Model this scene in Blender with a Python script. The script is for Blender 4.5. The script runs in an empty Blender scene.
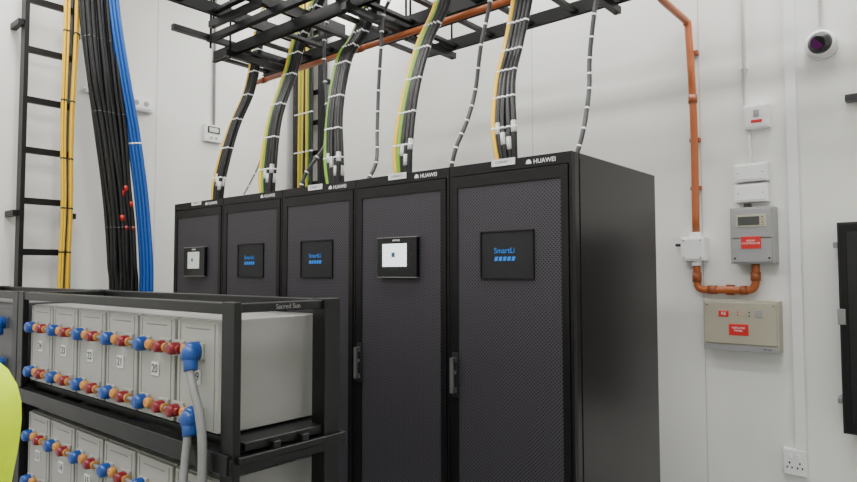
import bpy, bmesh, math, random
from mathutils import Vector, Matrix
random.seed(7)
scene = bpy.context.scene
COL = scene.collection

# ------------------------------------------------------------------ materials
def pmat(name, col, rough=0.5, metal=0.0, var=0.06, scale=8.0, bump=0.0, emit=None, es=0.0, coat=0.0, spec=0.5):
    m = bpy.data.materials.new(name); m.use_nodes = True
    nt = m.node_tree; b = nt.nodes["Principled BSDF"]
    b.inputs["Roughness"].default_value = rough
    b.inputs["Metallic"].default_value = metal
    b.inputs["Specular IOR Level"].default_value = spec
    if coat: b.inputs["Coat Weight"].default_value = coat
    tc = nt.nodes.new("ShaderNodeTexCoord"); no = nt.nodes.new("ShaderNodeTexNoise")
    no.inputs["Scale"].default_value = scale; no.inputs["Detail"].default_value = 4
    nt.links.new(tc.outputs["Object"], no.inputs["Vector"])
    mx = nt.nodes.new("ShaderNodeMix"); mx.data_type = 'RGBA'
    c = Vector(col[:3])
    mx.inputs[6].default_value = (*(c*(1-var)), 1); mx.inputs[7].default_value = (*(min(1, v*(1+var)) for v in c), 1)
    nt.links.new(no.outputs["Fac"], mx.inputs[0]); nt.links.new(mx.outputs[2], b.inputs["Base Color"])
    if bump:
        bp = nt.nodes.new("ShaderNodeBump"); bp.inputs["Strength"].default_value = bump; bp.inputs["Distance"].default_value = 0.002
        nt.links.new(no.outputs["Fac"], bp.inputs["Height"]); nt.links.new(bp.outputs[0], b.inputs["Normal"])
    if emit:
        b.inputs["Emission Color"].default_value = (*emit, 1); b.inputs["Emission Strength"].default_value = es
    return m

def mesh_door_mat():
    m = bpy.data.materials.new("perforated_steel"); m.use_nodes = True
    nt = m.node_tree; b = nt.nodes["Principled BSDF"]
    b.inputs["Roughness"].default_value = 0.5
    tc = nt.nodes.new("ShaderNodeTexCoord"); v = nt.nodes.new("ShaderNodeTexVoronoi")
    v.inputs["Scale"].default_value = 92; v.inputs["Randomness"].default_value = 0.0
    mp = nt.nodes.new("ShaderNodeMapping"); mp.inputs["Rotation"].default_value = (0, math.radians(45), 0)
    nt.links.new(tc.outputs["Object"], mp.inputs[0]); nt.links.new(mp.outputs[0], v.inputs["Vector"])
    r = nt.nodes.new("ShaderNodeValToRGB")
    r.color_ramp.elements[0].position = 0.41; r.color_ramp.elements[0].color = (0.0, 0.0, 0.0, 1)
    r.color_ramp.elements[1].position = 0.50; r.color_ramp.elements[1].color = (0.038, 0.035, 0.042, 1)
    nt.links.new(v.outputs["Distance"], r.inputs[0]); nt.links.new(r.outputs[0], b.inputs["Base Color"])
    sp = nt.nodes.new("ShaderNodeMapRange"); sp.inputs[1].default_value = .4; sp.inputs[2].default_value = .5; sp.inputs[3].default_value = 0.02; sp.inputs[4].default_value = .35
    nt.links.new(v.outputs["Distance"], sp.inputs[0]); nt.links.new(sp.outputs[0], b.inputs["Specular IOR Level"])
    return m

M_wall = pmat("wall_paint", (0.76, 0.76, 0.735), 0.5, var=0.03, scale=1.2, bump=0.05)
M_seam = pmat("wall_seam", (0.5, 0.5, 0.48), 0.7)
M_ceil = pmat("ceiling_paint", (0.72, 0.72, 0.7), 0.8, var=0.03)
M_floor = pmat("vinyl_floor", (0.27, 0.28, 0.29), 0.4, var=0.12, scale=20)
M_cab = pmat("black_powder_coat", (0.005, 0.0045, 0.005), 0.42, var=0.1, scale=60, bump=0.1, spec=.25)
M_cabside = pmat("black_side_panel", (0.0078, 0.0064, 0.0067), 0.27, var=0.1, scale=60, bump=0.05, spec=.36)
M_mesh = mesh_door_mat()
M_gap = pmat("dark_gap", (0.001, 0.001, 0.001), 0.9, spec=.1)
M_gloss = pmat("glossy_bezel", (0.003, 0.003, 0.004), 0.25, coat=0.1, spec=.3)
M_plate = pmat("panel_plate", (0.010, 0.010, 0.012), 0.5, spec=.3)
M_scr = pmat("lcd_screen", (0.8, 0.85, 0.9), 0.3, emit=(0.85, 0.95, 1.0), es=0.9)
M_scrg = pmat("lcd_screen_grey", (0.5, 0.55, 0.5), 0.3, emit=(0.75, 0.8, 0.7), es=0.12)
M_scrd = pmat("lcd_dark_detail", (0.05, 0.1, 0.2), 0.4)
M_blue = pmat("blue_print", (0.01, 0.16, 0.55), 0.4, emit=(0.02, 0.3, 1.0), es=0.12)
M_wtext = pmat("white_print", (0.75, 0.75, 0.75), 0.5)
M_label = pmat("white_label", (0.62, 0.62, 0.62), 0.5)
M_steel = pmat("brushed_steel", (0.25, 0.25, 0.26), 0.35, metal=0.8)
M_rack = pmat("black_rack_steel", (0.005, 0.005, 0.0055), 0.36, var=0.1, scale=40, spec=.35)
M_tray = pmat("black_ladder_steel", (0.004, 0.004, 0.0045), 0.45, spec=.3)
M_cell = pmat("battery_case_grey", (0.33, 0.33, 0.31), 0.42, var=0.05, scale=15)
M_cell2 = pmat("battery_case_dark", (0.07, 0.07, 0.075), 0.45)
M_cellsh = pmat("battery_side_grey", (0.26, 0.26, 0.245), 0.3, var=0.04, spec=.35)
M_rib = pmat("battery_rib_grey", (0.19, 0.19, 0.18), 0.45, var=0.04)
M_red = pmat("red_boot", (0.21, 0.008, 0.014), 0.3)
M_bluec = pmat("blue_boot", (0.006, 0.06, 0.29), 0.3)
M_yel = pmat("yellow_ring", (0.58, 0.25, 0.05), 0.4)
M_blk = pmat("black_cable", (0.005, 0.005, 0.0055), 0.36, spec=.4)
M_gry = pmat("grey_conduit", (0.2, 0.2, 0.205), 0.45)
M_dgry = pmat("dark_grey_conduit", (0.03, 0.03, 0.034), 0.4)
M_ylc = pmat("yellow_cable", (0.76, 0.46, 0.01), 0.4)
M_grn = pmat("green_yellow_cable", (0.17, 0.36, 0.02), 0.4)
M_blc = pmat("blue_cable", (0.006, 0.075, 0.33), 0.38)
M_rdc = pmat("red_heatshrink", (0.5, 0.015, 0.012), 0.4)
M_tie = pmat("white_cable_tie", (0.8, 0.8, 0.8), 0.5)
M_or = pmat("orange_pipe", (0.36, 0.09, 0.02), 0.33, var=0.08)
M_orl = pmat("orange_clip", (0.26, 0.065, 0.015), 0.4)
M_white = pmat("white_plastic", (0.76, 0.76, 0.76), 0.4)
M_white2 = pmat("white_trunking", (0.82, 0.82, 0.8), 0.45)
M_box = pmat("grey_enclosure", (0.30, 0.30, 0.305), 0.4)
M_boxb = pmat("beige_enclosure", (0.40, 0.375, 0.29), 0.4)
M_lred = pmat("red_label", (0.62, 0.015, 0.015), 0.5)
M_dark = pmat("dark_plastic", (0.015, 0.015, 0.017), 0.35)
M_disp = pmat("tinted_display", (0.07, 0.075, 0.07), 0.2)
M_lens = pmat("camera_lens", (0.05, 0.008, 0.05), 0.08, coat=1.0, emit=(0.4, 0.03, 0.35), es=0.1)
M_led = pmat("led_panel", (1, 1, 1), 0.4, emit=(1, 0.99, 0.97), es=3)
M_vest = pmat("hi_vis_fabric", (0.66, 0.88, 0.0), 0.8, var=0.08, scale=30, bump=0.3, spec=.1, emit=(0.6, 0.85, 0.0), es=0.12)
M_refl = pmat("reflective_band", (0.6, 0.6, 0.62), 0.3, metal=0.4)
M_shirt = pmat("navy_sleeve", (0.02, 0.025, 0.05), 0.8, bump=0.3, scale=40)
M_trou = pmat("dark_trousers", (0.02, 0.02, 0.025), 0.85, bump=0.3, scale=40)
M_skin = pmat("skin", (0.42, 0.24, 0.16), 0.5, scale=30)
M_hair = pmat("black_hair", (0.012, 0.01, 0.009), 0.6, scale=80, bump=0.5)
M_eye = pmat("eye_white", (0.8, 0.8, 0.78), 0.2)

# ------------------------------------------------------------------ mesh builder
def catmull(pts, n=8):
    P = [Vector(p) for p in pts]
    if len(P) < 3:
        return P
    Q = [P[0]*2-P[1]] + P + [P[-1]*2-P[-2]]
    out = []
    for i in range(1, len(Q)-2):
        a, b, c, d = Q[i-1:i+3]
        for k in range(n):
            t = k/n
            out.append(0.5*((2*b)+(c-a)*t+(2*a-5*b+4*c-d)*t*t+(3*b-a-3*c+d)*t**3))
    out.append(P[-1])
    return out

class B:
    def __init__(s, name):
        s.name = name; s.bm = bmesh.new(); s.mats = []; s.kids = []
    def mi(s, m):
        if m not in s.mats: s.mats.append(m)
        return s.mats.index(m)
    def box(s, x0, x1, y0, y1, z0, z1, m):
        i = s.mi(m); xs = sorted((x0, x1)); ys = sorted((y0, y1)); zs = sorted((z0, z1))
        v = [s.bm.verts.new((x, y, z)) for x in xs for y in ys for z in zs]
        for f in ((0,1,3,2),(4,6,7,5),(0,4,5,1),(2,3,7,6),(0,2,6,4),(1,5,7,3)):
            fc = s.bm.faces.new([v[k] for k in f]); fc.material_index = i
        return v
    def rings(s, pts, rads, m, seg=10, smooth=True, caps=True):
        i = s.mi(m); P = [Vector(p) for p in pts]
        t0 = (P[1]-P[0]).normalized()
        ref = Vector((0, 0, 1)) if abs(t0.z) < 0.9 else Vector((1, 0, 0))
        n = t0.cross(ref).normalized(); R = []
        for k, p in enumerate(P):
            if k == 0: t = t0
            elif k == len(P)-1: t = (P[k]-P[k-1])
            else: t = (P[k+1]-P[k-1])
            t = t.normalized() if t.length > 1e-9 else t0
            n = (n-t*n.dot(t)).normalized(); b = t.cross(n)
            R.append([s.bm.verts.new(p+(n*math.cos(a)+b*math.sin(a))*rads[k]) for a in [2*math.pi*j/seg for j in range(seg)]])
        for k in range(len(R)-1):
            for j in range(seg):
                f = s.bm.faces.new((R[k][j], R[k][(j+1) % seg], R[k+1][(j+1) % seg], R[k+1][j]))
                f.material_index = i; f.smooth = smooth
        if caps:
            for r, rev in ((R[0], True), (R[-1], False)):
                f = s.bm.faces.new(r[::-1] if rev else r); f.material_index = i
    def cyl(s, p0, p1, r, m, seg=16, r2=None):
        s.rings([p0, p1], [r, r if r2 is None else r2], m, seg)
    def tube(s, pts, r, m, seg=8, n=8):
        P = catmull(pts, n); s.rings(P, [r]*len(P), m, seg); return P
    def band(s, P, k, r, m, L=0.01, seg=8):
        k = max(0, min(len(P)-2, k)); t = (P[k+1]-P[k]).normalized()
        s.rings([P[k]-t*L/2, P[k]+t*L/2], [r, r], m, seg)
    def bandz(s, P, z, r, m, L=0.01, seg=8):
        k = min(range(len(P)), key=lambda q: abs(P[q].z-z)); s.band(P, k, r, m, L, seg)
    def sph(s, c, r, m, u=16, v=10):
        if not hasattr(r, '__len__'): r = (r, r, r)
        i = s.mi(m); g = bmesh.ops.create_uvsphere(s.bm, u_segments=u, v_segments=v, radius=1)
        for w in g['verts']: w.co = Vector((w.co.x*r[0]+c[0], w.co.y*r[1]+c[1], w.co.z*r[2]+c[2]))
        fs = set(f for w in g['verts'] for f in w.link_faces)
        for f in fs: f.material_index = i; f.smooth = True
    def text(s, body, loc, size, m, rot=(math.pi/2, 0, 0), align='CENTER', name="lettering", ext=0.0004):
        s.kids.append((body, loc, size, m, rot, align, name, ext))
    def done(s, bevel=0.0, segs=2):
        bmesh.ops.recalc_face_normals(s.bm, faces=s.bm.faces[:])
        co = [v.co for v in s.bm.verts]
        o = Vector(((min(c.x for c in co)+max(c.x for c in co))/2, (min(c.y for c in co)+max(c.y for c in co))/2, min(c.z for c in co)))
        for v in s.bm.verts: v.co -= o
        me = bpy.data.meshes.new(s.name); s.bm.to_mesh(me); s.bm.free()
        for m in s.mats: me.materials.append(m)
        ob = bpy.data.objects.new(s.name, me); ob.location = o; COL.objects.link(ob)
        if bevel:
            md = ob.modifiers.new("bevel", 'BEVEL'); md.width = bevel; md.segments = segs; md.limit_method = 'ANGLE'; md.angle_limit = math.radians(50)
        for body, loc, size, m, rot, al, nm, ext in s.kids:
            cu = bpy.data.curves.new(nm, 'FONT'); cu.body = body; cu.size = size; cu.align_x = al; cu.align_y = 'CENTER'; cu.extrude = ext
            cu.materials.append(m); t = bpy.data.objects.new(nm, cu); COL.objects.link(t)
            t.rotation_euler = rot; t.parent = ob; t.location = Vector(loc)-o
        return ob

# ------------------------------------------------------------------ room
XL, XR, YB, YF, ZC = -5.2, 1.3, 4.11, -2.0, 4.4
YW = YB-.001
def room(name, *a, m=M_wall):
    b = B(name); b.box(*a, m); return b
room("floor", XL-.15, XR+.15, YF-.15, YB+.15, -0.15, 0, m=M_floor).done()
room("ceiling", XL-.15, XR+.15, YF-.15, YB+.15, ZC, ZC+.15, m=M_ceil).done()
w = room("wall_back", XL-.15, XR+.15, YB, YB+.15, 0, ZC)
for x in (-4.85, -3.65, -2.45, -1.25, 1.15):
    w.box(x-.0025, x+.0025, YB-.0012, YB+.001, 0, ZC, M_seam)
w.done()
w = room("wall_left", XL-.15, XL, YF-.15, YB, 0, ZC)
for y in (-1.0, .2, 1.4, 2.6, 3.8):
    w.box(XL-.001, XL+.0012, y-.0025, y+.0025, 0, ZC, M_seam)
w.done()
room("wall_right", XR, XR+.15, YF-.15, YB, 0, ZC).done()
room("wall_front", XL, XR, YF-.15, YF, 0, ZC).done()
b = B("baseboard_back"); b.box(XL, XR, YB-.012, YB, 0, .1, M_seam); b.done()
b = B("baseboard_left"); b.box(XL, XL+.012, YF, YB-.012, 0, .1, M_seam); b.done()

# ------------------------------------------------------------------ cabinets
CW = 0.6; X0 = -1.148; YD = 2.211; CD = 0.855
def cabinet(name, k, kind, tag=True):
    xr = X0-CW*k-.002; xl = X0-CW*(k+1)+.002; xc = (xl+xr)/2
    c = B(name)
    c.box(xl, xr, YD+.03, YD+CD, .06, 2.0, M_cabside)
    c.box(xl+.02, xr-.02, YD+.05, YD+CD-.02, 0, .06, M_gap)       # plinth
    c.box(xl, xr, YD+.004, YD+.03, 1.955, 2.0, M_cab)             # header
    c.box(xl, xl+.012, YD+.004, YD+.03, .06, 1.955, M_cab)
    c.box(xr-.012, xr, YD+.004, YD+.03, .06, 1.955, M_cab)
    c.box(xl+.012, xr-.012, YD+.024, YD+.03, .06, 1.955, M_gap)
    a, d = xl+.016, xr-.016
    z0, z1 = .075, 1.951
    c.box(a, a+.03, YD, YD+.02, z0, z1, M_cab); c.box(d-.03, d, YD, YD+.02, z0, z1, M_cab)
    c.box(a+.03, d-.03, YD, YD+.02, z1-.05, z1, M_cab); c.box(a+.03, d-.03, YD, YD+.02, z0, z0+.08, M_cab)
    c.box(a+.03, d-.03, YD+.005, YD+.018, z0+.08, z1-.05, M_mesh)
    c.box(xr-.001, xr+.0015, YD+.07, YD+CD-.012, .1, 1.975, M_cabside)
    c.box(xr-.001, xr+.0005, YD+.062, YD+.068, .06, 2.0, M_gap)
    c.box(xl+.12, xr-.12, YD+.14, YD+.34, 1.999, 2.004, M_cab)
    hx = xl+.033
    c.box(hx-.016, hx+.016, YD-.006, YD+.002, .995, 1.185, M_dark)
    c.box(hx-.009, hx+.009, YD-.03, YD-.006, 1.015, 1.035, M_steel)
    c.box(hx-.009, hx+.009, YD-.03, YD-.006, 1.145, 1.165, M_steel)
    c.box(hx-.009, hx+.009, YD-.032, YD-.022, 1.015, 1.165, M_steel)
    c.cyl((hx, YD-.012, 1.1), (hx, YD, 1.1), .008, M_steel)
    if kind == 'ups':
        c.box(xc-.125, xc+.125, YD-.018, YD+.01, 1.51, 1.698, M_gloss)
        for q in ((xc-.125, xc+.125, 1.696, 1.699), (xc-.125, xc+.125, 1.509, 1.512)):
            c.box(q[0], q[1], YD-.0195, YD, q[2], q[3], M_rib)
        xs0 = xc-.09 if k == 1 else xc-.075; xs1 = xc+.065
        c.box(xs0, xs1, YD-.020, YD-.016, 1.56, 1.668, M_scr if k == 1 else M_scrg)
        c.box(xc-.03, xc-.008, YD-.021, YD-.018, 1.605, 1.627, M_scrd)
        c.cyl((xc+.095, YD-.020, 1.61), (xc+.095, YD-.016, 1.61), .006, M_plate)
        c.text("HUAWEI", (xc, YD-.0205, 1.683), .012, M_wtext)
    else:
        for q in ((xc-.13, xc+.13, 1.7, 1.705), (xc-.13, xc+.13, 1.505, 1.51), (xc-.13, xc-.125, 1.51, 1.7), (xc+.125, xc+.13, 1.51, 1.7)):
            c.box(q[0], q[1], YD-.003, YD+.008, q[2], q[3], M_cab)
        c.box(xc-.125, xc+.125, YD+.0015, YD+.008, 1.51, 1.7, M_plate)
        c.text("SmartLi", (xc-.01, YD-.0, 1.622), .033, M_blue)
        for j in range(5):
            x = xc-.06+j*.021
            v = c.box(x, x+.015, YD-.001, YD+.002, 1.58, 1.598, M_blue)
            for q in v:
                if q.co.z > 1.59: q.co.x += .005
    lx = xr-.19; lz = 1.976
    for j in range(8):
        an = math.radians(10+j*160/7)
        c.rings([(lx, YD+.0025, lz-.007), (lx+.012*math.cos(an), YD+.0025, lz-.007+.016*math.sin(an)), (lx+.014*math.cos(an), YD+.0025, lz-.007+.019*math.sin(an))], [.0008, .0024, .0005], M_wtext, 6)
    c.text("HUAWEI", (xr-.118, YD+.003, lz), .026, M_wtext)
    if tag:
        c.box(xc-.07, xc+.045, YD-.001, YD+.003, 1.975, 2.004, M_label)
        c.text("CABINET %d" % (k+1), (xc-.012, YD-.0012, 1.99), .016, M_dark)
    return c.done(bevel=.0015, segs=1)
cabinet("lithium_battery_cabinet", 0, 'li')
cabinet("ups_cabinet", 1, 'ups')
cabinet("lithium_battery_cabinet", 2, 'li')
cabinet("lithium_battery_cabinet", 3, 'li', False)
cabinet("ups_cabinet", 4, 'ups')

# ------------------------------------------------------------------ battery racks
def rack(name, xr_in, n, labels, case, cw=.243, near=True):
    r = B(name); xl_in = xr_in-cw*n
    YA, YZ = 1.0, 1.36
    xa, xb = xl_in-.05, xr_in+.045           # outer frame
    for (p, q) in ((xa-.03, xa+.03), (xb, xb+.062)):
        r.box(p, q, .975, .998, 0, 1.455, M_rack); r.box(p, q, 1.29, 1.35, 0, 1.455, M_rack)
        r.box(p-.015, q+.015, .95, 1.05, 0, .012, M_rack); r.box(p-.015, q+.015, 1.27, 1.37, 0, .012, M_rack)
    for y0, y1 in ((.978, 1.01), (1.31, 1.345)):
        r.box(xa, xb+.03, y0, y1, 1.42, 1.452, M_rack)
    for p in (xa, xb+.015):
        r.box(p, p+.035, 1.0, 1.31, 1.425, 1.45, M_rack)
    rows = [(1.08, 1.40), (.633, .953), (.186, .506)]
    for ri, (z0, z1) in enumerate(rows):
        r.box(xa, xb+.05, .965, 1.0, z0-.085, z0-.03, M_rack)      # front shelf angle
        r.box(xa, xb+.05, 1.345, 1.37, z0-.085, z0-.035, M_rack)
        r.box(xa, xb+.05, 1.02, 1.345, z0-.03, z0-.006, M_rack)
        for p in (xa, xb+.02):
            r.box(p, p+.04, .97, 1.38, z0-.085, z0-.04, M_rack)
        if near:
            r.box(xb+.06, xb+.078, .985, 1.36, z0-.055, z0-.035, M_rack)
            for yy in (1.1, 1.2): r.box(xb+.01, xb+.07, yy, yy+.025, z0-.06, z0-.015, M_rack)
        for i in range(n):
            a = xl_in+cw*i+.005; d = a+cw-.010
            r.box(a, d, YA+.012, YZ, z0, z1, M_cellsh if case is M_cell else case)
            r.box(a+.004, d-.004, YA, YA+.014, z0+.004, z1-.004, case)
            rb = M_rib if case is M_cell else case
            r.box(a+.02, a+.024, YA-.002, YA+.002, z0+.01, z1-.01, rb)
            r.box(d-.024, d-.02, YA-.002, YA+.002, z0+.01, z1-.01, rb)
            r.box(a+.05, d-.05, YA-.002, YA+.002, z1-.03, z1-.026, rb)
            last = (i == n-1)
            for zz in (z0+.228, z0+.045):
                y = YA-.026; cx = (a+d)/2
                bx, yx, rx = cx-.062, cx-.022, cx+.062
                if last: rx, yx, bx = cx-.095, cx-.045, cx+.012
                for tx in (bx, rx):
                    r.box(tx-.03, tx+.03, YA-.008, YA+.002, zz-.024, zz+.024, case)
                for tx, m, dr in ((bx, M_bluec, -1), (rx, M_red, 1)):
                    R_ = .0235 if m is M_bluec else .019
                    if last and m is M_bluec: R_ = .028
                    r.rings([(tx, YA-.002, zz), (tx, y+.004, zz), (tx, y-.010, zz), (tx, y-.015, zz)], [R_, R_, R_*.9, R_*.6], m, 14)
                    if not (last and m is M_bluec):
                        r.rings([(tx, y+.008, zz), (tx+dr*.027, y+.008, zz)], [.013, .011], m, 10)
                r.rings([(yx, YA-.002, zz), (yx, y+.008, zz), (yx, y+.002, zz)], [.015, .0165, .012], M_yel, 14)
                if not last:
                    r.cyl((rx+.02, y+.008, zz), (cx+cw-.062 if i < n-2 else cx+cw-.1, y+.008, zz), .007, M_gry, 10)
                    r.cyl((rx+.029, y+.008, zz), (rx+.035, y+.008, zz), .0145, M_yel, 12)
                else:
                    r.sph((bx+.006, y-.008, zz-.008), (.029, .024, .029), M_bluec)
                    r.cyl((bx+.008, y-.008, zz-.015), (bx+.022, y-.012, zz-.052), .02, M_bluec, 12)
            if labels:
                lb = labels[ri*n+i]; cx = (a+d)/2; zl = z0+.152
                r.box(cx-.024, cx+.024, YA-.004, YA+.001, zl-.022, zl+.022, M_label)
                r.text(str(lb), (cx, YA-.0045, zl), .038, M_dark, name="number_label", ext=.0008)
    if near:
        xe = xr_in-cw/2+.03
        for ri, (z0, z1) in enumerate(rows[:2]):
            r.tube([(xe, .96, z0+.18), (xe+.035, .953, z0+.13), (xe+.075, .95, z0+.06), (xe+.1, .945, z0-.04), (xe+.105, .94, z0-.25), (xe+.095, .94, .1)], .0125, M_gry, 12)
            r.tube([(xe, .958, z0+.0), (xe+.02, .94, z0-.07), (xe+.045, .92, z0-.15), (xe+.05, .915, z0-.3), (xe+.04, .915, .1)], .0115, M_gry, 12)
        r.text("Sacred Sun", (xb+.051, 1.16, 1.437), .02, M_gry, rot=(math.pi/2, 0, math.pi/2))
    return r.done(bevel=.003, segs=1)
lab = list(range(24, 18, -1))+list(range(13, 19))+list(range(12, 6, -1))
rack("battery_rack", -1.607, 6, lab, M_cell)
rack("battery_rack", -3.26, 5, None, M_cell2, near=False)

# ------------------------------------------------------------------ overhead trays
ZR = ZC-.004
def tray_x(name, x0, x1, y0, y1, z, step=.25):
    t = B(name)
    for y in (y0, y1):
        t.box(x0, x1, y-.008, y+.008, z, z+.08, M_tray); t.box(x0, x1, y-.016, y+.016, z, z+.008, M_tray)
    x = x0+.06
    while x < x1:
        t.box(x-.02, x+.02, y0, y1, z+.012, z+.032, M_tray); x += step
    x = x0+.3
    while x < x1:
        t.box(x-.02, x+.02, y0-.1, y1+.06, z-.041, z, M_tray)
        for y in (y0-.06, y1+.035): t.cyl((x, y, z-.05), (x, y, ZR), .007, M_tray, 8)
        x += 1.2
    return t
t = tray_x("overhead_cable_ladder", -4.15, 1.2, 2.5, 2.93, 3.06); t.done()
t = tray_x("overhead_cable_ladder", -3.0, 1.2, 3.04, 3.42, 3.06, .3); t.done()
def tray_y(name, x0, x1, y0, y1, z):
    t = B(name)
    for x in (x0, x1):
        t.box(x-.008, x+.008, y0, y1, z, z+.08, M_tray); t.box(x-.016, x+.016, y0, y1, z, z+.008, M_tray)
    y = y0+.1
    while y < y1:
        t.box(x0, x1, y-.02, y+.02, z+.012, z+.032, M_tray); y += .25
    for y in (-1.2, 0, 1.2, 2.25):
        t.box(x0-.12, x1+.12, y-.02, y+.02, z-.041, z, M_tray)
        for x in (x0-.09, x1+.09): t.cyl((x, y, z-.05), (x, y, ZR-.055), .007, M_tray, 8)
    return t
tray_y("crossing_cable_ladder", -3.66, -3.3, -1.9, 3.0, 3.19).done()
t = B("strut_channel")
t.box(-4.02, -2.6, 2.36, 2.40, 3.145, 3.188, M_tray); t.box(-4.02, -3.98, 2.1, 3.1, 3.15, 3.19, M_tray)
for x in (-4.0, -2.62): t.cyl((x, 2.38, 3.1), (x, 2.38, ZR), .008, M_tray, 8)
t.box(-2.9, -2.86, 2.3, 3.3, 3.19, 3.23, M_tray)
t.done()
def wall_ladder(name, x, y0, y1, z0, z1, step=.36, zoff=.0):
    t = B(name)
    for y in (y0, y1):
        t.box(x-.04, x+.04, y-.014, y+.014, z0, z1, M_tray)
    z = z0+.2+zoff
    while z < z1:
        t.box(x-.015, x+.015, y0, y1, z-.022, z+.022, M_tray); z += step
    for z in (.6, 1.95, 3.3, 4.1):
        if z < z1:
            t.box(XL+.002, x+.02, y0-.05, y0-.011, z-.02, z+.02, M_tray); t.box(XL+.002, x+.02, y1+.011, y1+.05, z-.02, z+.02, M_tray)
    return t
t = wall_ladder("vertical_cable_ladder", -5.05, 1.56, 1.87, 0.02, 4.3, zoff=.02)
t.done()
t = B("yellow_cable_bundle")
for j in range(7):
    o = (j//2)*.022+(.03 if j > 3 else 0)-.01
    P = t.tube([(-4.99+.018*(j % 2), 1.80+o, 4.25), (-4.98+.018*(j % 2), 1.80+o, 3.4), (-4.98+.018*(j % 2), 1.795+o*.8, 2.6), (-4.98+.018*(j % 2), 1.81+o*.7, 2.0), (-4.98+.018*(j % 2), 1.80+o*.7, 1.4), (-4.98+.018*(j % 2), 1.80+o*.7, .02)], .0085, M_ylc, 8)
    for k in (4, 9, 14, 19, 24, 29): t.band(P, k, .0095, M_dark, .012)
t.done()
t = B("vertical_cable_ladder")
for x in (-5.12, -4.74): t.box(x-.016, x+.016, 3.98, 4.07, .02, 4.3, M_tray)
z = .3
while z < 4.2:
    t.box(-5.12, -4.74, 4.02, 4.04, z-.022, z+.022, M_tray); z += .3
for z in (1.0, 2.2, 3.4):
    for x in (-5.12, -4.74): t.box(x-.02, x+.02, 4.05, YB-.002, z-.02, z+.02, M_tray)
t.done()
t = B("riser_cable_bundle")
for j, m in enumerate((M_blk, M_blk, M_ylc, M_grn, M_ylc, M_blk, M_ylc, M_grn, M_blk, M_blk)):
    x = -5.07+j*.028
    P = t.tube([(x, 3.965, .02), (x+.006*random.uniform(-1, 1), 3.96, 1.5), (x+.012*random.uniform(-1, 1), 3.96, 2.5), (x, 3.96, 3.3), (x, 3.96, 4.3)], .0125, m)
    for k in (8, 14, 18, 22): t.band(P, k, .0135, M_tie, .012)
t.done()

# big black / blue bundle on the left
t = B("power_cable_bundle")
line = [(4.3, 1.90), (3.5, 1.95), (3.0, 2.0), (2.6, 2.06), (2.2, 2.12), (1.9, 2.155), (1.6, 2.175), (1.3, 2.18), (.02, 2.18)]
for row in range(3):
    for j in range(6):
        off = -.11+j*.034+row*.008; dx = row*.034
        pts = []
        wob = [random.uniform(-.01, .01) for _ in line]
        for q, (z, y) in enumerate(line):
            sq = 1.0 if z > 2.8 else (.9 if z > 2.3 else .84)
            pts.append((-4.82+dx+random.uniform(-.006, .006), y+off*sq+wob[q], z))
        P = t.tube(pts, .0165, M_blk, 8)
        if row == 2 and j > 1:
            t.bandz(P, (2.15, 2.05, 1.95, 2.1)[j % 4], .0172, M_rdc, .04)
            if j % 2: t.bandz(P, 1.85, .0172, M_rdc, .03)
        for q in (12, 22, 41): t.band(P, q, .0175, M_dark, .012)
for j in range(4):
    pts = []
    ee = {4.3: .01, 3.5: .045, 3.0: .08, 2.6: .10, 2.2: .105, 1.9: .105, 1.6: .11, 1.3: .11, .02: .11}
    for (z, y) in line:
        pts.append((-4.765+.024*j, y+ee[z]+j*.015, z))
    P = t.tube(pts, .0145, M_blc, 8)
    for q in (26,): t.band(P, q, .0155, M_tie, .012)
t.done()

# ------------------------------------------------------------------ cable drops into cabinets
def drop(name, ctrl, mats, r=.0125, spread=.0235, tags=True, rows=2):
    t = B(name); n = len(mats)
    for j, m in enumerate(mats):
        col = j//rows; row = j % rows
        ox = (col-(math.ceil(n/rows)-1)/2)*spread; oy = row*spread-.01
        pts = []
        for i, p in enumerate(ctrl):
            f = .85 if i == 0 else (1.2 if i == 1 else 1.0)
            pts.append((p[0]+ox*f+random.uniform(-.003, .003), p[1]+oy+random.uniform(-.003, .003), p[2]+(.006 if i == 0 else 0)))
        P = t.tube(pts, r, m, 10)
        N = len(P)
        for q in range(8, N-8, 5): t.band(P, q, r+.0014, M_tie, .009)
        if tags and m is M_blk: t.bandz(P, 2.13+.03*(j % 3), r+.0006, M_label, .06)
    t.done()
YC = 2.47
G, K, Yl = M_grn, M_blk, M_ylc
drop("cabinet_cable_drop", [(-4.04, YC, 2.0), (-4.03, YC+.01, 2.2), (-4.0, 2.56, 2.55), (-3.95, 2.66, 2.85), (-3.92, 2.7, 3.12), (-3.86, 2.7, 3.35), (-3.7, 2.7, 3.6), (-3.68, 2.7, 4.35)], [Yl, Yl, K, K, K, K, K, K], .0125)
drop("cabinet_cable_drop", [(-3.45, YC, 2.0), (-3.46, YC+.01, 2.2), (-3.46, 2.53, 2.55), (-3.46, 2.66, 2.9), (-3.42, 2.7, 3.12), (-3.22, 2.7, 3.36), (-3.1, 2.7, 3.7), (-3.08, 2.7, 4.35)], [Yl, G, G, K, K, K, K, K, K, K], .0135)
drop("cabinet_cable_drop", [(-2.79, YC, 2.0), (-2.82, YC+.01, 2.2), (-2.87, 2.53, 2.5), (-2.91, 2.64, 2.85), (-2.85, 2.7, 3.0), (-2.72, 2.7, 3.2), (-2.62, 2.7, 3.6), (-2.6, 2.7, 4.35)], [G, Yl, K, K, K, K, K, K, K, K], .0135)
drop("cabinet_cable_drop", [(-2.25, YC, 2.0), (-2.26, YC+.01, 2.2), (-2.27, 2.55, 2.5), (-2.26, 2.65, 2.8), (-2.16, 2.68, 3.0), (-2.08, 2.68, 3.3), (-2.04, 2.68, 4.35)], [Yl, G, G, K, K, K, K, K, K], .014)
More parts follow.
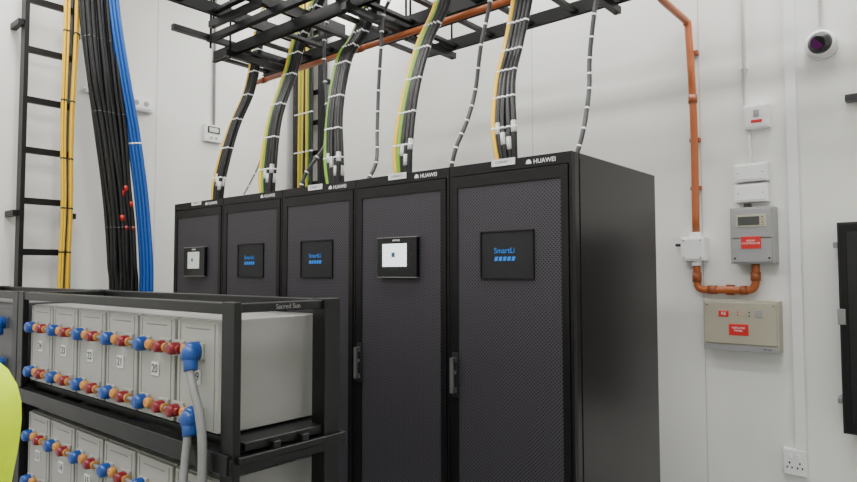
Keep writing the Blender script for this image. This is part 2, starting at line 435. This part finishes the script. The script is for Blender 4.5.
drop("cabinet_cable_drop", [(-1.60, YC, 2.0), (-1.63, YC+.01, 2.2), (-1.67, 2.56, 2.45), (-1.68, 2.65, 2.65), (-1.64, 2.68, 2.9), (-1.60, 2.68, 3.2), (-1.58, 2.68, 4.35)], [Yl, Yl, K, K, K, K, K, K, K], .014)
def whip(name, ctrl, r=.011, m=M_dgry):
    ctrl = [(ctrl[0][0], ctrl[0][1], 2.001)]+ctrl[1:]
    t = B(name); P = t.tube(ctrl, r, m, 10)
    for q in range(4, len(P)-2, 4): t.band(P, q, r+.0022, M_tie, .009)
    t.done()
whip("flexible_conduit", [(-1.95, YC, 2.0), (-1.93, 2.50, 2.15), (-1.92, 2.58, 2.3), (-1.91, 2.64, 2.47), (-1.88, 2.65, 2.7), (-1.83, 2.66, 2.92), (-1.8, 2.66, 3.2), (-1.8, 2.66, 4.35)])
whip("flexible_conduit", [(-2.56, YC, 2.0), (-2.54, 2.55, 2.15), (-2.60, 2.62, 2.35), (-2.62, 2.65, 2.6), (-2.60, 2.65, 2.85), (-2.59, 2.66, 3.05), (-2.5, 2.66, 3.3), (-2.5, 2.66, 4.35)])
whip("flexible_conduit", [(-3.13, YC, 2.0), (-3.09, 2.5, 2.15), (-3.02, 2.6, 2.35), (-3.08, 2.65, 2.6), (-3.12, 2.66, 2.9), (-3.12, 2.68, 3.15), (-3.0, 2.7, 3.4), (-2.95, 2.7, 4.35)])
whip("flexible_conduit", [(-1.27, YC, 2.0), (-1.25, 2.52, 2.15), (-1.27, 2.62, 2.35), (-1.28, 2.65, 2.5), (-1.26, 2.66, 2.7), (-1.23, 2.67, 2.9), (-1.2, 2.67, 3.3), (-1.2, 2.67, 4.35)], .0105)
whip("flexible_conduit", [(-3.77, YC, 2.0), (-3.70, 2.5, 2.12), (-3.62, 2.54, 2.3), (-3.6, 2.58, 2.55), (-3.52, 2.66, 2.9), (-3.48, 2.72, 3.12), (-3.44, 2.74, 3.3)], .006, M_gry)

# ------------------------------------------------------------------ orange suppression pipes
t = B("orange_detection_pipe")
PY, PZ = 2.86, 2.995
t.tube([(-4.23, PY, 2.93), (-4.23, PY, 2.96), (-4.22, PY, 2.988), (-4.19, PY, PZ), (-4.1, PY, PZ)], .019, M_or, 14)
t.cyl((-4.12, PY, PZ), (-1.20, PY, PZ), .019, M_or, 14)
for x in (-4.05, -3.0, -2.35, -1.5):
    t.cyl((x-.025, PY, PZ), (x+.025, PY, PZ), .024, M_orl, 14)
t.tube([(-1.22, PY, PZ), (-1.20, PY, PZ+.02), (-1.20, PY, 3.2), (-1.20, PY+.02, 3.28), (-1.22, 3.0, 3.3), (-1.28, 3.45, 3.3), (-1.30, 3.53, 3.28), (-1.30, 3.56, 3.22), (-1.30, 3.565, 3.15), (-1.30, 3.6, 3.105), (-1.30, 3.8, 3.10), (-1.30, 4.02, 3.10), (-1.30, 4.05, 3.085), (-1.295, 4.065, 3.05), (-1.275, 4.065, 2.5), (-1.275, 4.065, 1.776)], .022, M_or, 14)
t.cyl((-1.277, 4.065, 2.58), (-1.277, 4.065, 2.63), .027, M_orl, 14)
t.tube([(-1.275, 4.065, 1.569), (-1.275, 4.065, 1.49), (-1.27, 4.065, 1.445), (-1.235, 4.065, 1.425), (-1.1, 4.065, 1.425), (-.99, 4.065, 1.425), (-.955, 4.065, 1.445), (-.945, 4.065, 1.49), (-.945, 4.065, 1.578)], .022, M_or, 14)
for p, q in (((-1.275, 4.065, 1.47), (-1.275, 4.065, 1.53)), ((-.945, 4.065, 1.48), (-.945, 4.065, 1.53)), ((-1.21, 4.065, 1.425), (-1.16, 4.065, 1.425)), ((-1.03, 4.065, 1.425), (-.99, 4.065, 1.425))):
    t.cyl(p, q, .027, M_orl, 14)
for z in (2.9, 2.35, 2.05):
    t.box(-1.305, -1.245, 4.07, YB-.002, z-.012, z+.012, M_orl)
t.box(-1.11, -1.07, 4.07, YB-.002, 1.395, 1.455, M_orl)
t.done()

# ------------------------------------------------------------------ wall devices (back wall)
b = B("junction_box")
b.box(-1.355, -1.215, 4.02, YW, 1.6, 1.745, M_white); b.box(-1.345, -1.225, 4.014, 4.02, 1.61, 1.735, M_white)
for x in (-1.335, -1.235):
    for z in (1.62, 1.725): b.cyl((x, 4.008, z), (x, 4.016, z), .006, M_box, 10)
b.cyl((-1.275, 4.065, 1.745), (-1.275, 4.065, 1.775), .03, M_white); b.cyl((-1.275, 4.065, 1.57), (-1.275, 4.065, 1.6), .03, M_white)
b.cyl((-1.36, 4.065, 1.7), (-1.40, 4.065, 1.7), .01, M_dark)
b.done(.004)
b = B("smoke_detector_control_unit")
b.box(-1.06, -.83, 4.0, YW, 1.58, 1.905, M_box)
b.box(-1.05, -.84, 3.99, 4.0, 1.59, 1.72, M_box); b.box(-1.05, -.84, 3.99, 4.0, 1.73, 1.895, M_box)
b.box(-1.025, -.865, 3.986, 3.991, 1.79, 1.86, M_boxb)
b.box(-1.015, -.90, 3.984, 3.987, 1.80, 1.85, M_disp)
for i in range(4): b.cyl((-.885, 3.984, 1.80+i*.015), (-.885, 3.988, 1.80+i*.015), .004, (M_grn, M_dark, M_yel, M_dark)[i], 8)
b.box(-1.00, -.895, 3.986, 3.991, 1.665, 1.735, M_lred)
b.text("ROOM\nCONTROLLER", (-.948, 3.985, 1.703), .015, M_wtext)
for x in (-1.035, -.855): b.cyl((x, 3.985, 1.61), (x, 3.991, 1.61), .006, M_dark, 10)
b.box(-.99, -.96, 4.02, 4.08, 1.905, 1.93, M_dark)
b.done(.004)
b = B("fire_repeater_panel")
b.box(-1.225, -.82, 4.01, YW, 1.075, 1.365, M_boxb)
b.box(-1.215, -.83, 4.0, 4.01, 1.115, 1.355, M_boxb)
b.box(-1.225, -.82, 4.004, 4.012, 1.075, 1.108, M_box)
b.box(-1.135, -1.08, 3.996, 4.001, 1.27, 1.305, M_lred)
b.text("RE", (-1.107, 3.995, 1.288), .026, M_wtext)
for i in range(3):
    for j in range(2): b.cyl((-1.03+i*.03, 3.997, 1.28+j*.02), (-1.03+i*.03, 4.001, 1.28+j*.02), .0045, (M_lred, M_yel, M_dark)[i], 10)
b.box(-.94, -.90, 3.997, 4.001, 1.27, 1.315, M_box)
b.box(-1.08, -.975, 3.996, 4.001, 1.165, 1.23, M_lred)
b.text("REPEATER\nPANEL", (-1.028, 3.995, 1.2), .016, M_wtext)
b.text("FP-20", (-.88, 4.003, 1.092), .018, M_dark)
for x in (-1.2, -.845): b.cyl((x, 3.996, 1.34), (x, 4.001, 1.34), .006, M_steel, 10)
b.done(.004)
b = B("isolator_switch_box")
b.box(-.985, -.85, 4.05, YW, 2.37, 2.51, M_white); b.box(-.975, -.86, 4.044, 4.05, 2.38, 2.50, M_white)
b.box(-.945, -.885, 4.041, 4.045, 2.40, 2.418, M_lred)
b.box(-.93, -.90, 4.036, 4.045, 2.435, 2.475, M_box)
b.done(.004)
for z0 in (2.06, 1.94):
    b = B("power_spur_box"); b.box(-1.045, -.865, 4.04, YW, z0, z0+.105, M_white); b.box(-1.035, -.875, 4.034, 4.04, z0+.01, z0+.095, M_white)
    b.cyl((-1.02, 4.03, z0+.05), (-1.02, 4.036, z0+.05), .005, M_box, 8); b.cyl((-.89, 4.03, z0+.05), (-.89, 4.036, z0+.05), .005, M_box, 8); b.done(.004)
b = B("surface_conduit")
b.cyl((-.985, 4.095, 2.512), (-.985, 4.095, ZR), .011, M_white2); b.cyl((-.965, 4.095, 2.167), (-.965, 4.095, 2.368), .008, M_white2)
for z in (2.75, 3.2): b.box(-1.005, -.965, 4.09, YW, z-.008, z+.008, M_white2)
b.done()
b = B("surface_trunking"); b.box(-.765, -.72, 4.085, YW, .547, ZR, M_white2); b.box(-.77, -.715, 4.082, 4.09, .547, ZR, M_white); b.done(.002)
b = B("power_socket")
b.box(-.83, -.715, 4.07, YW, .40, .545, M_white); b.box(-.825, -.72, 4.064, 4.07, .405, .54, M_white)
for dx, dz in ((0, .02), (-.012, -.005), (.012, -.005)):
    b.box(-.798+dx-.004, -.798+dx+.004, 4.062, 4.066, .45+dz-.006, .45+dz+.006, M_dark)
    b.box(-.747+dx-.004, -.747+dx+.004, 4.062, 4.066, .45+dz-.006, .45+dz+.006, M_dark)
b.box(-.80, -.785, 4.058, 4.066, .495, .52, M_white2); b.box(-.76, -.745, 4.058, 4.066, .495, .52, M_white2)
b.done(.003)
b = B("dome_security_camera")
b.cyl((-.585, YW, 2.79), (-.585, 4.05, 2.79), .078, M_white, 32); b.rings([(-.585, 4.05, 2.79), (-.585, 4.035, 2.79)], [.078, .066], M_white, 32)
b.sph((-.585, 4.045, 2.79), (.06, .06, .06), M_dark, 24, 16)
b.cyl((-.585, 4.0, 2.785), (-.587, 3.975, 2.775), .033, M_lens, 24)
b.rings([(-.585, 3.99, 2.782), (-.588, 3.977, 2.775)], [.045, .036], M_dark, 24)
b.cyl((-.585, 4.09, 2.86), (-.585, 4.09, ZR), .01, M_white2)
b.done()
b = B("equipment_enclosure")
b.box(-.52, .1, 3.93, YW, .7, 1.79, M_rack)
b.box(-.51, .09, 3.915, 3.93, .71, 1.78, M_cab)
b.box(-.48, .06, 3.912, 3.916, .75, 1.74, M_gloss)
for q in ((-.55, -.52, 1.66, 1.69), (-.55, -.52, .84, .87)): b.box(q[0], q[1], 4.0, YW, q[2], q[3], M_steel)
b.box(-.525, -.49, 3.90, 3.916, 1.26, 1.34, M_steel)
b.done(.003)
b = B("conduit_bracket"); b.box(-.48, -.30, 4.05, YB-.002, 2.45, 2.485, M_dark); b.cyl((-.40, 4.09, 2.48), (-.40, 4.09, ZR), .011, M_white2); b.box(-.42, -.38, 4.06, YB-.002, 2.43, 2.5, M_dark); b.done()

# ------------------------------------------------------------------ left wall devices
b = B("emergency_light")
b.box(XL, XL+.06, 2.33, 2.55, 2.86, 2.98, M_white); b.box(XL+.06, XL+.068, 2.345, 2.535, 2.875, 2.965, M_white2)
for y in (2.40, 2.48): b.cyl((XL+.06, y, 2.92), (XL+.072, y, 2.92), .022, M_box)
b.box(XL, XL+.03, 2.02, 2.33, 2.93, 2.965, M_white2)
b.done(.004)
b = B("room_thermostat")
b.box(XL, XL+.04, 3.03, 3.20, 2.71, 2.86, M_white); b.box(XL+.04, XL+.044, 3.055, 3.175, 2.785, 2.845, M_dark)
b.box(XL+.044, XL+.046, 3.07, 3.16, 2.795, 2.835, M_scrg)
b.cyl((XL+.04, 3.09, 2.745), (XL+.046, 3.09, 2.745), .01, M_box); b.cyl((XL+.04, 3.14, 2.745), (XL+.046, 3.14, 2.745), .01, M_box)
b.cyl((XL+.015, 3.13, 2.862), (XL+.015, 3.13, ZR), .011, M_gry)
b.done(.003)

# ------------------------------------------------------------------ lights
def panel(x, y, p, w=.6):
    b = B("led_panel_light"); b.box(x-.6, x+.6, y-w/2, y+w/2, ZC-.05, ZC-.001, M_white); b.box(x-.58, x+.58, y-w/2+.02, y+w/2-.02, ZC-.055, ZC-.05, M_led)
    ob = b.done(.004)
    l = bpy.data.lights.new("led_light", 'AREA'); l.shape = 'RECTANGLE'; l.size = 1.15; l.size_y = w-.05; l.energy = p; l.color = (1, .99, .965)
    lo = bpy.data.objects.new("led_light", l); COL.objects.link(lo); lo.parent = ob; lo.location = Vector((x, y, ZC-.07))-ob.location
for x in (-4.0, -2.2, -.4): panel(x, -.5, 49)
for x in (-4.3, -2.2, -.1): panel(x, 1.4, 46)
for x, p in ((-4.3, 30), (-2.2, 40), (-.4, 54)): panel(x, 3.8, p, .5)
wd = bpy.data.worlds.new("world"); scene.world = wd; wd.use_nodes = True
wd.node_tree.nodes["Background"].inputs[0].default_value = (.8, .85, .9, 1); wd.node_tree.nodes["Background"].inputs[1].default_value = .3

# ------------------------------------------------------------------ person in hi-vis vest
def person():
    px, py, yaw = -1.258, .177, math.radians(40)
    emp = bpy.data.objects.new("person_in_hi_vis_vest", None); COL.objects.link(emp)
    emp.location = (px, py, 0); emp.rotation_euler = (0, 0, yaw)
    V = []; E = []
    def v(p, r, par=None):
        V.append((p, r)); i = len(V)-1
        if par is not None: E.append((par, i))
        return i
    pel = v((0, 0, .93), (.15, .11)); sp = v((0, 0, 1.08), (.13, .11), pel); ch = v((0, .005, 1.23), (.145, .115), sp)
    uc = v((0, 0, 1.36), (.14, .10), ch); nk = v((0, 0, 1.46), (.055, .055), uc); nt = v((0, .015, 1.53), (.052, .052), nk)
    for s in (-1, 1):
        cl = v((s*.10, 0, 1.385), (.08, .08), uc); sh = v((s*.18, 0, 1.36), (.083, .083), cl)
        ua = v((s*.155, .04, 1.21), (.052, .052), sh); el = v((s*.135, .07, 1.06), (.043, .043), ua)
        fa = v((s*.11, .18, 1.0), (.036, .036), el); wr = v((s*.075, .27, .98), (.026, .026), fa)
        hp = v((s*.095, 0, .85), (.095, .10), pel); kn = v((s*.105, .02, .48), (.062, .062), hp); cf = v((s*.105, -.01, .33), (.06, .06), kn)
        an = v((s*.105, 0, .1), (.042, .042), cf); he = v((s*.105, .0, .045), (.044, .044), an); v((s*.115, .17, .035), (.042, .032), he)
        pm = v((s*.045, .32, .98), (.034, .02), wr)
        for q in range(4):
            zb = 1.01-.02*q; L = (.04, .045, .042, .033)[q]
            k = v((s*.035, .345, zb), (.010, .010), pm); k1 = v((s*.015, .345+L*.7, zb-.005), (.009, .009), k); v((-s*.01, .345+L*.8, zb-.01), (.008, .008), k1)
        k = v((s*.04, .31, 1.025), (.012, .012), pm); v((s*.02, .335, 1.045), (.010, .010), k)
    me = bpy.data.meshes.new("body"); me.from_pydata([p for p, r in V], E, []); ob = bpy.data.objects.new("body", me); COL.objects.link(ob)
    sk = ob.modifiers.new("skin", 'SKIN'); sb = ob.modifiers.new("sub", 'SUBSURF'); sb.levels = 2; sb.render_levels = 2
    for i, (p, r) in enumerate(V): me.skin_vertices[0].data[i].radius = r
    me.skin_vertices[0].data[0].use_root = True
    dg = bpy.context.evaluated_depsgraph_get(); m2 = bpy.data.meshes.new_from_object(ob.evaluated_get(dg))
    ob.modifiers.clear(); ob.data = m2
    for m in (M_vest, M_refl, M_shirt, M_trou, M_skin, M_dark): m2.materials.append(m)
    for f in m2.polygons:
        c = f.center; f.use_smooth = True; i = 0
        if c.z > 1.46: i = 4
        elif c.y > .25 and c.z > .88: i = 4
        elif c.z < .09: i = 5
        elif c.z < .86: i = 3
        elif c.y > .13: i = 2
        elif .98 < c.z < 1.03 or 1.12 < c.z < 1.16: i = 1
        f.material_index = i
    ob.parent = emp
    h = B("head"); hz = 1.63
    h.sph((0, .02, hz), (.078, .095, .115), M_skin, 24, 16)
    h.rings([(0, .11, hz+.02), (0, .128, hz-.015), (0, .118, hz-.028)], [.006, .014, .009], M_skin, 10)
    for s in (-1, 1):
        h.sph((s*.03, .1, hz+.012), (.013, .011, .009), M_eye, 12, 8); h.sph((s*.03, .109, hz+.012), (.005, .004, .005), M_dark, 8, 6)
        h.sph((s*.079, .01, hz-.005), (.01, .02, .03), M_skin, 10, 8)
        h.box(s*.018, s*.045, .106, .112, hz+.03, hz+.035, M_hair)
    h.sph((0, .108, hz-.055), (.024, .007, .006), M_red, 12, 6)
    h.sph((0, -.002, hz+.03), (.086, .098, .10), M_hair, 24, 16)
    ho = h.done(); ho.parent = emp
person()

# ------------------------------------------------------------------ camera
f, yaw, pitch, roll = 639.14, .70098, .04818, -.00178
F = Vector((-math.sin(yaw)*math.cos(pitch), math.cos(yaw)*math.cos(pitch), math.sin(pitch)))
R = Vector((math.cos(yaw), math.sin(yaw), 0)); U = R.cross(F)
R2 = R*math.cos(roll)+U*math.sin(roll); U2 = -R*math.sin(roll)+U*math.cos(roll)
cam = bpy.data.cameras.new("camera"); cam.lens = f/857*36; cam.sensor_width = 36; cam.clip_start = .02
co = bpy.data.objects.new("camera", cam); COL.objects.link(co)
mt = Matrix((R2, U2, -F)).transposed().to_4x4(); mt.translation = (0, 0, 1.53586); co.matrix_world = mt
scene.camera = co
